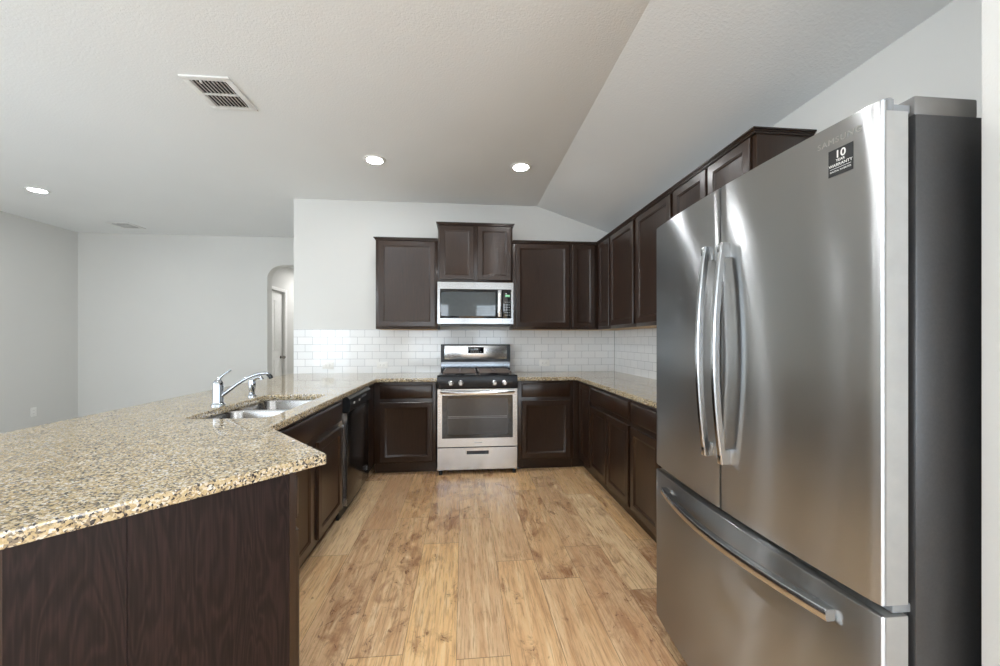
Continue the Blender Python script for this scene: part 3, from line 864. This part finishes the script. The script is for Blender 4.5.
# grates and burners
for sx in (-1, 1):
    g = B(); x0, x1 = (RC + 0.01, RX1 - 0.05) if sx > 0 else (RX0 + 0.05, RC - 0.01)
    y0, y1 = RF + 0.07, 4.185
    for x in (x0, x1 - 0.014): g.box(x, x + 0.014, y0, y1, 0.944, 0.960, 0.002)
    for y in (y0, (y0 + y1) / 2 - 0.007, y1 - 0.014): g.box(x0, x1, y, y + 0.014, 0.9445, 0.9605, 0.002)
    for cy in ((y0 * 3 + y1) / 4, (y0 + y1 * 3) / 4):
        g.box((x0 + x1) / 2 - 0.006, (x0 + x1) / 2 + 0.006, cy - 0.115, cy - 0.03, 0.945, 0.965, 0.002)
        g.box((x0 + x1) / 2 - 0.006, (x0 + x1) / 2 + 0.006, cy + 0.03, cy + 0.115, 0.945, 0.965, 0.002)
        g.box(x0, (x0 + x1) / 2 - 0.03, cy - 0.006, cy + 0.006, 0.945, 0.965, 0.002)
        g.box((x0 + x1) / 2 + 0.03, x1, cy - 0.006, cy + 0.006, 0.945, 0.965, 0.002)
    for x in (x0, x1 - 0.014):
        for y in (y0, y1 - 0.014): g.box(x, x + 0.014, y, y + 0.014, 0.9222, 0.946)
    g.build('grate', 'iron', tr)
    for cy in ((y0 * 3 + y1) / 4, (y0 + y1 * 3) / 4):
        B().lathe(((x0 + x1) / 2, cy, 0.9222), [(0.05, 0), (0.048, 0.008), (0.036, 0.010), (0.036, 0.018), (0.03, 0.021)], 20).build('burner', 'black', tr)

# ================================================================== MICROWAVE
MX0, MX1, MF = -0.2585, 0.5035, 3.925
MZ0, MZ1 = 1.418, 1.845
tmw = thing('microwave', 'stainless steel microwave mounted over the range', 'microwave', ((MX0 + MX1) / 2, MF + 0.2, MZ0))
B().box(MX0 + 0.003, MX1 - 0.003, MF + 0.03, D - 0.012, MZ0, MZ1, 0.003).build('body', 'black_plastic', tmw)
GZ0, GZ1 = MZ0 + 0.062, MZ1 - 0.072
gX0, gX1 = MX0 + 0.025, MX1 - 0.022
cX = MX0 + 0.655
fr = B()
for a, bb, cc, dd_ in ((MX0, gX0, MZ0 + 0.006, MZ1 - 0.003), (gX1, MX1, MZ0 + 0.006, MZ1 - 0.003), (gX0, cX - 0.0008, MZ0 + 0.006, GZ0), (cX + 0.0008, gX1, MZ0 + 0.006, GZ0), (gX0, gX1, GZ1, MZ1 - 0.003)):
    fr.box(a, bb, MF, MF + 0.029, cc, dd_)
fro = fr.build('door_frame', 'micro_steel', tmw, smooth=0)
gl = B().box(gX0, cX - 0.001, MF + 0.003, MF + 0.028, GZ0, GZ1, 0.001).build('door_glass', 'black_glass', tmw)
B().loops([[(x, y, z) for x, z in rrect(gX0 + 0.012, cX - 0.075, GZ0 + 0.022, GZ1 - 0.03, 0.008)] for y in (MF + 0.0028, MF + 0.002)]).build('window_screen', 'micro_glass', gl)
cpn = B().box(cX + 0.001, gX1, MF + 0.003, MF + 0.028, GZ0, GZ1, 0.001).build('control_panel', 'black_glass', tmw)
B().box(cX + 0.025, cX + 0.072, MF + 0.0015, MF + 0.0028, GZ1 - 0.075, GZ1 - 0.055).build('clock_display', 'lcd', cpn)
bt = B()
for r in range(6):
    for q in range(3):
        bt.box(cX + 0.02 + q * 0.02, cX + 0.032 + q * 0.02, MF + 0.002, MF + 0.0028, GZ0 + 0.03 + r * 0.026, GZ0 + 0.038 + r * 0.026)
bt.build('keypad', 'mark', cpn)
hx = cX - 0.035
hm = B().box(hx - 0.020, hx + 0.020, MF - 0.042, MF - 0.026, GZ0 + 0.012, GZ1 - 0.010, 0.006)
for zz in (GZ0 + 0.02, GZ1 - 0.04): hm.box(hx - 0.012, hx + 0.012, MF - 0.028, MF + 0.004, zz, zz + 0.02)
hm.build('handle', 'steel', tmw)
lm = B().lathe(((MX0 + MX1) / 2 - 0.01, MF + 0.0004, MZ1 - 0.035), [(0.013, 0), (0.013, -0.001), (0.010, -0.001), (0.010, 0)], 20, 'y')
lm.build('logo', 'badge', fro)
B().box(MX0 + 0.03, MX1 - 0.03, MF + 0.04, D - 0.06, MZ0 - 0.012, MZ0 - 0.0005).build('vent_grille', 'black_plastic', tmw)

# ================================================================== REFRIGERATOR
KX, KY0, KY1 = 0.832, 0.706, 1.622
KYC, KHW = (KY0 + KY1) / 2, (KY1 - KY0) / 2
BUL = 0.024
def fx(y): return KX - BUL * (1 - ((y - KYC) / KHW) ** 2)
tfr = thing('refrigerator', 'tall stainless steel refrigerator with two upper doors and bottom drawer', 'refrigerator', (1.25, KYC, 0))
CX0 = 0.905   # front of the cabinet box
B().box(CX0, 1.66, KY0 - 0.004, KY1 + 0.004, 0.045, 1.718, 0.004).build('cabinet', 'fridge_side', tfr)
B().box(CX0 - 0.012, CX0 - 0.0004, KY0 + 0.012, KY1 - 0.012, 0.06, 1.70).build('gasket', 'gasket', tfr)
B().box(CX0 + 0.002, 1.052, KY0 + 0.0, KY0 + 0.13, 1.7182, 1.757, 0.004).build('hinge_cover', 'fridge_cover', tfr)
B().box(CX0 + 0.002, 1.2, KY1 - 0.13, KY1, 1.7182, 1.757, 0.004).build('hinge_cover', 'fridge_cover', tfr)
DB = 0.893    # back of the doors
def curved_door(name, y0, y1, z0, z1, near_round=True):
    """steel skin bent to the bowed front, with small rolled edges"""
    n = 28; r = 0.004
    top = []
    ys = [y0 + (y1 - y0) * k / n for k in range(n + 1)]
    front = [(fx(y), y) for y in ys]
    # outline in plan, rolled corners at both ends
    pl = [(fx(y0) + 0.006, y0)] + [(fx(y0) + 0.0015, y0 + 0.0015)] + [(fx(y), y) for y in ys[1:-1]] + [(fx(y1) + 0.0015, y1 - 0.0015), (fx(y1) + 0.006, y1)]
    def ring(ins, z):
        out = []
        for i, (x, y) in enumerate(pl):
            out.append((x + ins, min(max(y, y0 + ins * 0.5), y1 - ins * 0.5), z))
        out += [(fx(y1) + 0.012, y1 - ins * 0.5, z), (fx(y0) + 0.012, y0 + ins * 0.5, z)]
        return out
    L = [ring(r, z0), ring(r * 0.3, z0 + r * 0.3), ring(0, z0 + r), ring(0, z1 - r), ring(r * 0.3, z1 - r * 0.3), ring(r, z1)]
    o = B().loops(L).build(name, 'fridge_steel', tfr, smooth=40)
    pe = [(fx(y0) + 0.0122, y0 + 0.0005), (fx(y1) + 0.0122, y1 - 0.0005), (DB, y1 - 0.0005), (DB, y0 + 0.0005)]
    B().prism(pe, z0 + 0.001, z1 - (0.022 if name == 'door' else 0.001)).build('door_liner', 'fridge_edge', o)
    return o
dz0, dz1 = 0.727, 1.745
dL = curved_door('door', KYC + 0.003, KY1, dz0, dz1)
dR = curved_door('door', KY0, KYC - 0.003, dz0, dz1)
dD = curved_door('freezer_drawer', KY0, KY1, 0.075, 0.706)
# ledge along the top of the drawer
def hbar_vertical(root, yc, z0, z1):
    L = []; n = 22; x_end = fx(yc) - 0.008
    for k in range(n + 1):
        u = k / n; bow = math.sin(PI * u) ** 0.9
        z = z0 + (z1 - z0) * u
        xo = x_end - 0.017 - 0.026 * bow
        tt = 0.014
        L.append([(xo, yc - 0.0095, z), (xo - 0.003, yc - 0.006, z), (xo - 0.003, yc + 0.006, z), (xo, yc + 0.0095, z), (xo + tt, yc + 0.0095, z), (xo + tt, yc - 0.0095, z)])
    b = B().loops(L)
    for za, zb in ((z0, z0 + 0.045), (z1 - 0.045, z1)):
        b.box(x_end - 0.024, x_end + 0.012, yc - 0.0088, yc + 0.0088, za + 0.001, zb - 0.001, 0.003)
    b.build('handle', 'handle_steel', root)
hbar_vertical(dL, KYC + 0.042, 0.885, 1.565)
hbar_vertical(dR, KYC - 0.040, 0.882, 1.558)
# drawer handle
L = []; n = 24
for k in range(n + 1):
    u = k / n; bow = math.sin(PI * u) ** 0.9
    y = 0.793 + (1.515 - 0.793) * u
    xo = fx(y) - 0.022 - 0.034 * bow; z = 0.650
    L.append([(xo, y, z - 0.012), (xo - 0.003, y, z - 0.006), (xo - 0.003, y, z + 0.008), (xo, y, z + 0.014), (xo + 0.020, y, z + 0.014), (xo + 0.020, y, z - 0.012)])
b = B().loops(L)
for ya, yb in ((0.793, 0.838), (1.47, 1.515)):
    ym_ = (ya + yb) / 2
    b.box(fx(ym_) - 0.024, fx(ym_) + 0.003, ya + 0.001, yb - 0.001, 0.639, 0.663, 0.003)
b.build('handle', 'handle_steel', dD)
# top hinges of the doors
for yy, s, rt in ((KY0, 1, dR), (KY1, -1, dL)):
    h = B()
    h.lathe((fx(yy) + 0.026, yy + s * 0.012, 1.7232), [(0.011, 0), (0.011, 0.024), (0.008, 0.028)], 16)
    h.box(fx(yy) + 0.036, CX0 + 0.004, yy + s * 0.008, yy + s * 0.030, 1.7234, 1.742, 0.003)
    h.build('hinge', 'fridge_grey', tfr)
# middle hinge
B().box(0.865, CX0 + 0.006, KY0 + 0.006, KY0 + 0.03, 0.708, 0.7255, 0.002).build('hinge', 'fridge_grey', tfr)
for yy in (KY0 + 0.05, KY1 - 0.05):
    B().lathe((0.92, yy, 0), [(0.02, 0), (0.02, 0.03), (0.014, 0.046)], 14).build('foot', 'black_plastic', tfr)
    B().lathe((1.6, yy, 0), [(0.02, 0), (0.02, 0.03), (0.014, 0.046)], 14).build('foot', 'black_plastic', tfr)
B().box(0.912, 0.93, KY0 + 0.08, KY1 - 0.08, 0.012, 0.0445).build('kick_grille', 'black_plastic', tfr)
# sticker and lettering on the right door
def on_door(me, y0, z0, lift):
    for v in me.vertices:
        y = y0 - v.co.x
        v.co = Vector((fx(y) - lift - v.co.z, y, z0 + v.co.y))
    return me
st = B()
sy0, sy1, sz0, sz1 = 0.757, 0.809, 1.627, 1.686
n = 8
L0 = []
for k in range(n + 1):
    y = sy0 + (sy1 - sy0) * k / n
    L0.append([(fx(y) - 0.0007, y, sz0), (fx(y) - 0.0007, y, sz1), (fx(y) - 0.0001, y, sz1), (fx(y) - 0.0001, y, sz0)])
so = st.loops(L0).build('sticker', 'sticker', dR)
so['label'] = 'black warranty sticker with white print'
syc = (sy0 + sy1) / 2
for body, size, dz, bold in (('10', 0.023, 0.0160, 0.0004), ('YEAR', 0.0078, 0.0030, 0.0001), ('WARRANTY', 0.0088, -0.0065, 0.0001), ('DIGITAL INVERTER', 0.0052, -0.0195, 0.0)):
    m_ = text_mesh(body, size, 1.02, 0.0001, bold)
    link('lettering', on_door(m_, syc, (sz0 + sz1) / 2 + dz, 0.0009), 'print_white', so, smooth=0)
rl = B().box(-0.022, 0.022, -0.0004, 0.0004, -0.0001, 0.0001)
rm = rl.build('rule_line', 'print_white', so, smooth=0)
rm.data.transform(WM[so.name]); on_door(rm.data, syc, (sz0 + sz1) / 2 - 0.0133, 0.0009); rm.data.transform(WM[so.name].inverted())
m_ = text_mesh('SAMSUNG', 0.0185, 1.18, 0.0004)
link('lettering', on_door(m_, 0.787, 1.706, 0.0005), 'badge', dR, smooth=0)

# ================================================================== CEILING FIXTURES
def can_light(x, y, label, mat='can', z=ZC):
    t = thing('ceiling_light', label, 'ceiling light', (x, y, z - 0.012), 0, 'recessed ceiling lights')
    B().lathe((x, y, z), [(0.092, -0.0005), (0.089, -0.006), (0.070, -0.010), (0.0625, -0.006), (0.0625, -0.0005)], 36, 'z', False, False).build('trim_ring', 'plastic_white', t)
    B().lathe((x, y, z), [(0.062, -0.0035), (0.062, -0.0055), (0.05, -0.0075), (0.02, -0.0085)], 36).build('diffuser', mat, t)
can_light(-0.737, 3.335, 'round recessed ceiling light above the dishwasher, right of the large ceiling vent')
can_light(0.497, 3.353, 'round recessed ceiling light near the ceiling slope, above the range')
can_light(-4.25, 4.323, 'round recessed ceiling light near the left living room wall')
can_light(-0.737, 1.35, 'round recessed ceiling light over the angled peninsula end')
can_light(0.497, 1.35, 'round recessed ceiling light over the aisle beside the refrigerator')
can_light(-4.25, 0.6, 'round ceiling light added out of view over the living room middle')  # unseen lamp added to even out the room light
can_light(-4.25, 2.4, 'round ceiling light added out of view along the left wall')  # unseen lamp, added to brighten the left and far walls
can_light(-2.9, 2.3, 'round ceiling light added out of view beside the peninsula bar side')  # another unseen lamp added for the living room walls
can_light(-2.3, -1.8, 'round ceiling light added out of view near the rear windows')  # added lamp behind the camera, for general light
can_light(-2.35, 7.2, 'round unseen ceiling light added to the hall beyond the arch', 'hall_fill_can', HZ)  # hidden fixture put in to light the hall

def vent(x0, x1, y0, y1, label, nslat):
    z = ZC
    t = thing('ceiling_vent', label, 'vent', ((x0 + x1) / 2, (y0 + y1) / 2, z - 0.02), 0, 'ceiling air vents')
    m = 0.036
    f = B()
    for a, bb, cc, dd_ in ((x0, x1, y0, y0 + m), (x0, x1, y1 - m, y1), (x0, x0 + m, y0 + m, y1 - m), (x1 - m, x1, y0 + m, y1 - m)):
        f.box(a, bb, cc, dd_, z - 0.010, z - 0.0006, 0.003)
    f.box(x0 + m, x1 - m, (y0 + y1) / 2 - 0.006, (y0 + y1) / 2 + 0.006, z - 0.012, z - 0.003)
    f.build('frame', 'vent', t)
    B().box(x0 + m, x1 - m, y0 + m, y1 - m, z - 0.0016, z - 0.0007).build('backing', 'vent_dark', t)
    s = B()
    for k in range(nslat):
        xc = x0 + m + (x1 - x0 - 2 * m) * (k + 0.5) / nslat
        for ya, yb in ((y0 + m, (y0 + y1) / 2 - 0.006), ((y0 + y1) / 2 + 0.006, y1 - m)):
            s.obox((xc, (ya + yb) / 2, z - 0.0075), (0.0030, 0, -0.0052), (0, (yb - ya) / 2, 0), (0.0014, 0, 0.0008))
    s.build('louvers', 'vent', t)
    B().box((x0 + x1) / 2 - 0.04, (x0 + x1) / 2 - 0.032, y0 + m - 0.006, y0 + m + 0.012, z - 0.022, z - 0.009, 0.002).build('damper_lever', 'plastic_white', t)
vent(-1.606, -1.336, 2.36, 2.69, 'large white ceiling vent with dark louvers above the peninsula', 9)
vent(-4.54, -4.26, 5.40, 5.68, 'small ceiling vent near the far living room corner', 8)

# ================================================================== OUTLETS
def outlet(c, axis, label, horizontal):
    """axis: direction the plate faces, 'y' for -Y, 'x' for +X"""
    t = thing('wall_outlet', label, 'outlet', c, 0, 'white wall outlets')
    a, b_ = (0.058, 0.036) if horizontal else (0.036, 0.058)
    def bx(B_, u0, u1, v0, v1, d0, d1, bev=0.0):
        if axis == 'y': B_.box(c[0] + u0, c[0] + u1, c[1] - d1, c[1] - d0, c[2] + v0, c[2] + v1, bev)
        else: B_.box(c[0] + d0, c[0] + d1, c[1] + u0, c[1] + u1, c[2] + v0, c[2] + v1, bev)
        return B_
    bx(B(), -a, a, -b_, b_, 0.0004, 0.006, 0.002).build('plate', 'plastic_white', t)
    for s in (-1, 1):
        du, dv = (s * 0.02, 0) if horizontal else (0, s * 0.02)
        r = bx(B(), du - 0.015, du + 0.015, dv - 0.014, dv + 0.014, 0.006, 0.0072, 0.0005).build('socket', 'plastic_white', t)
        sl = B()
        for e in (-0.006, 0.006):
            if horizontal: bx(sl, du - 0.005, du + 0.005, dv + e - 0.001, dv + e + 0.001, 0.0072, 0.0074)
            else: bx(sl, du + e - 0.001, du + e + 0.001, dv - 0.005, dv + 0.005, 0.0072, 0.0074)
        sl.build('slots', 'vent_dark', r)
yt = D - 0.009
outlet((-1.44, yt, 0.99), 'y', 'white outlet on the tile nearest the free end of the wall', True)
outlet((-0.875, yt, 0.99), 'y', 'white outlet on the tile left of the range', True)
outlet((0.905, yt, 1.005), 'y', 'white outlet on the tile right of the range', True)
outlet((XL, 5.41, 0.36), 'x', 'white outlet low on the left living room wall', False)
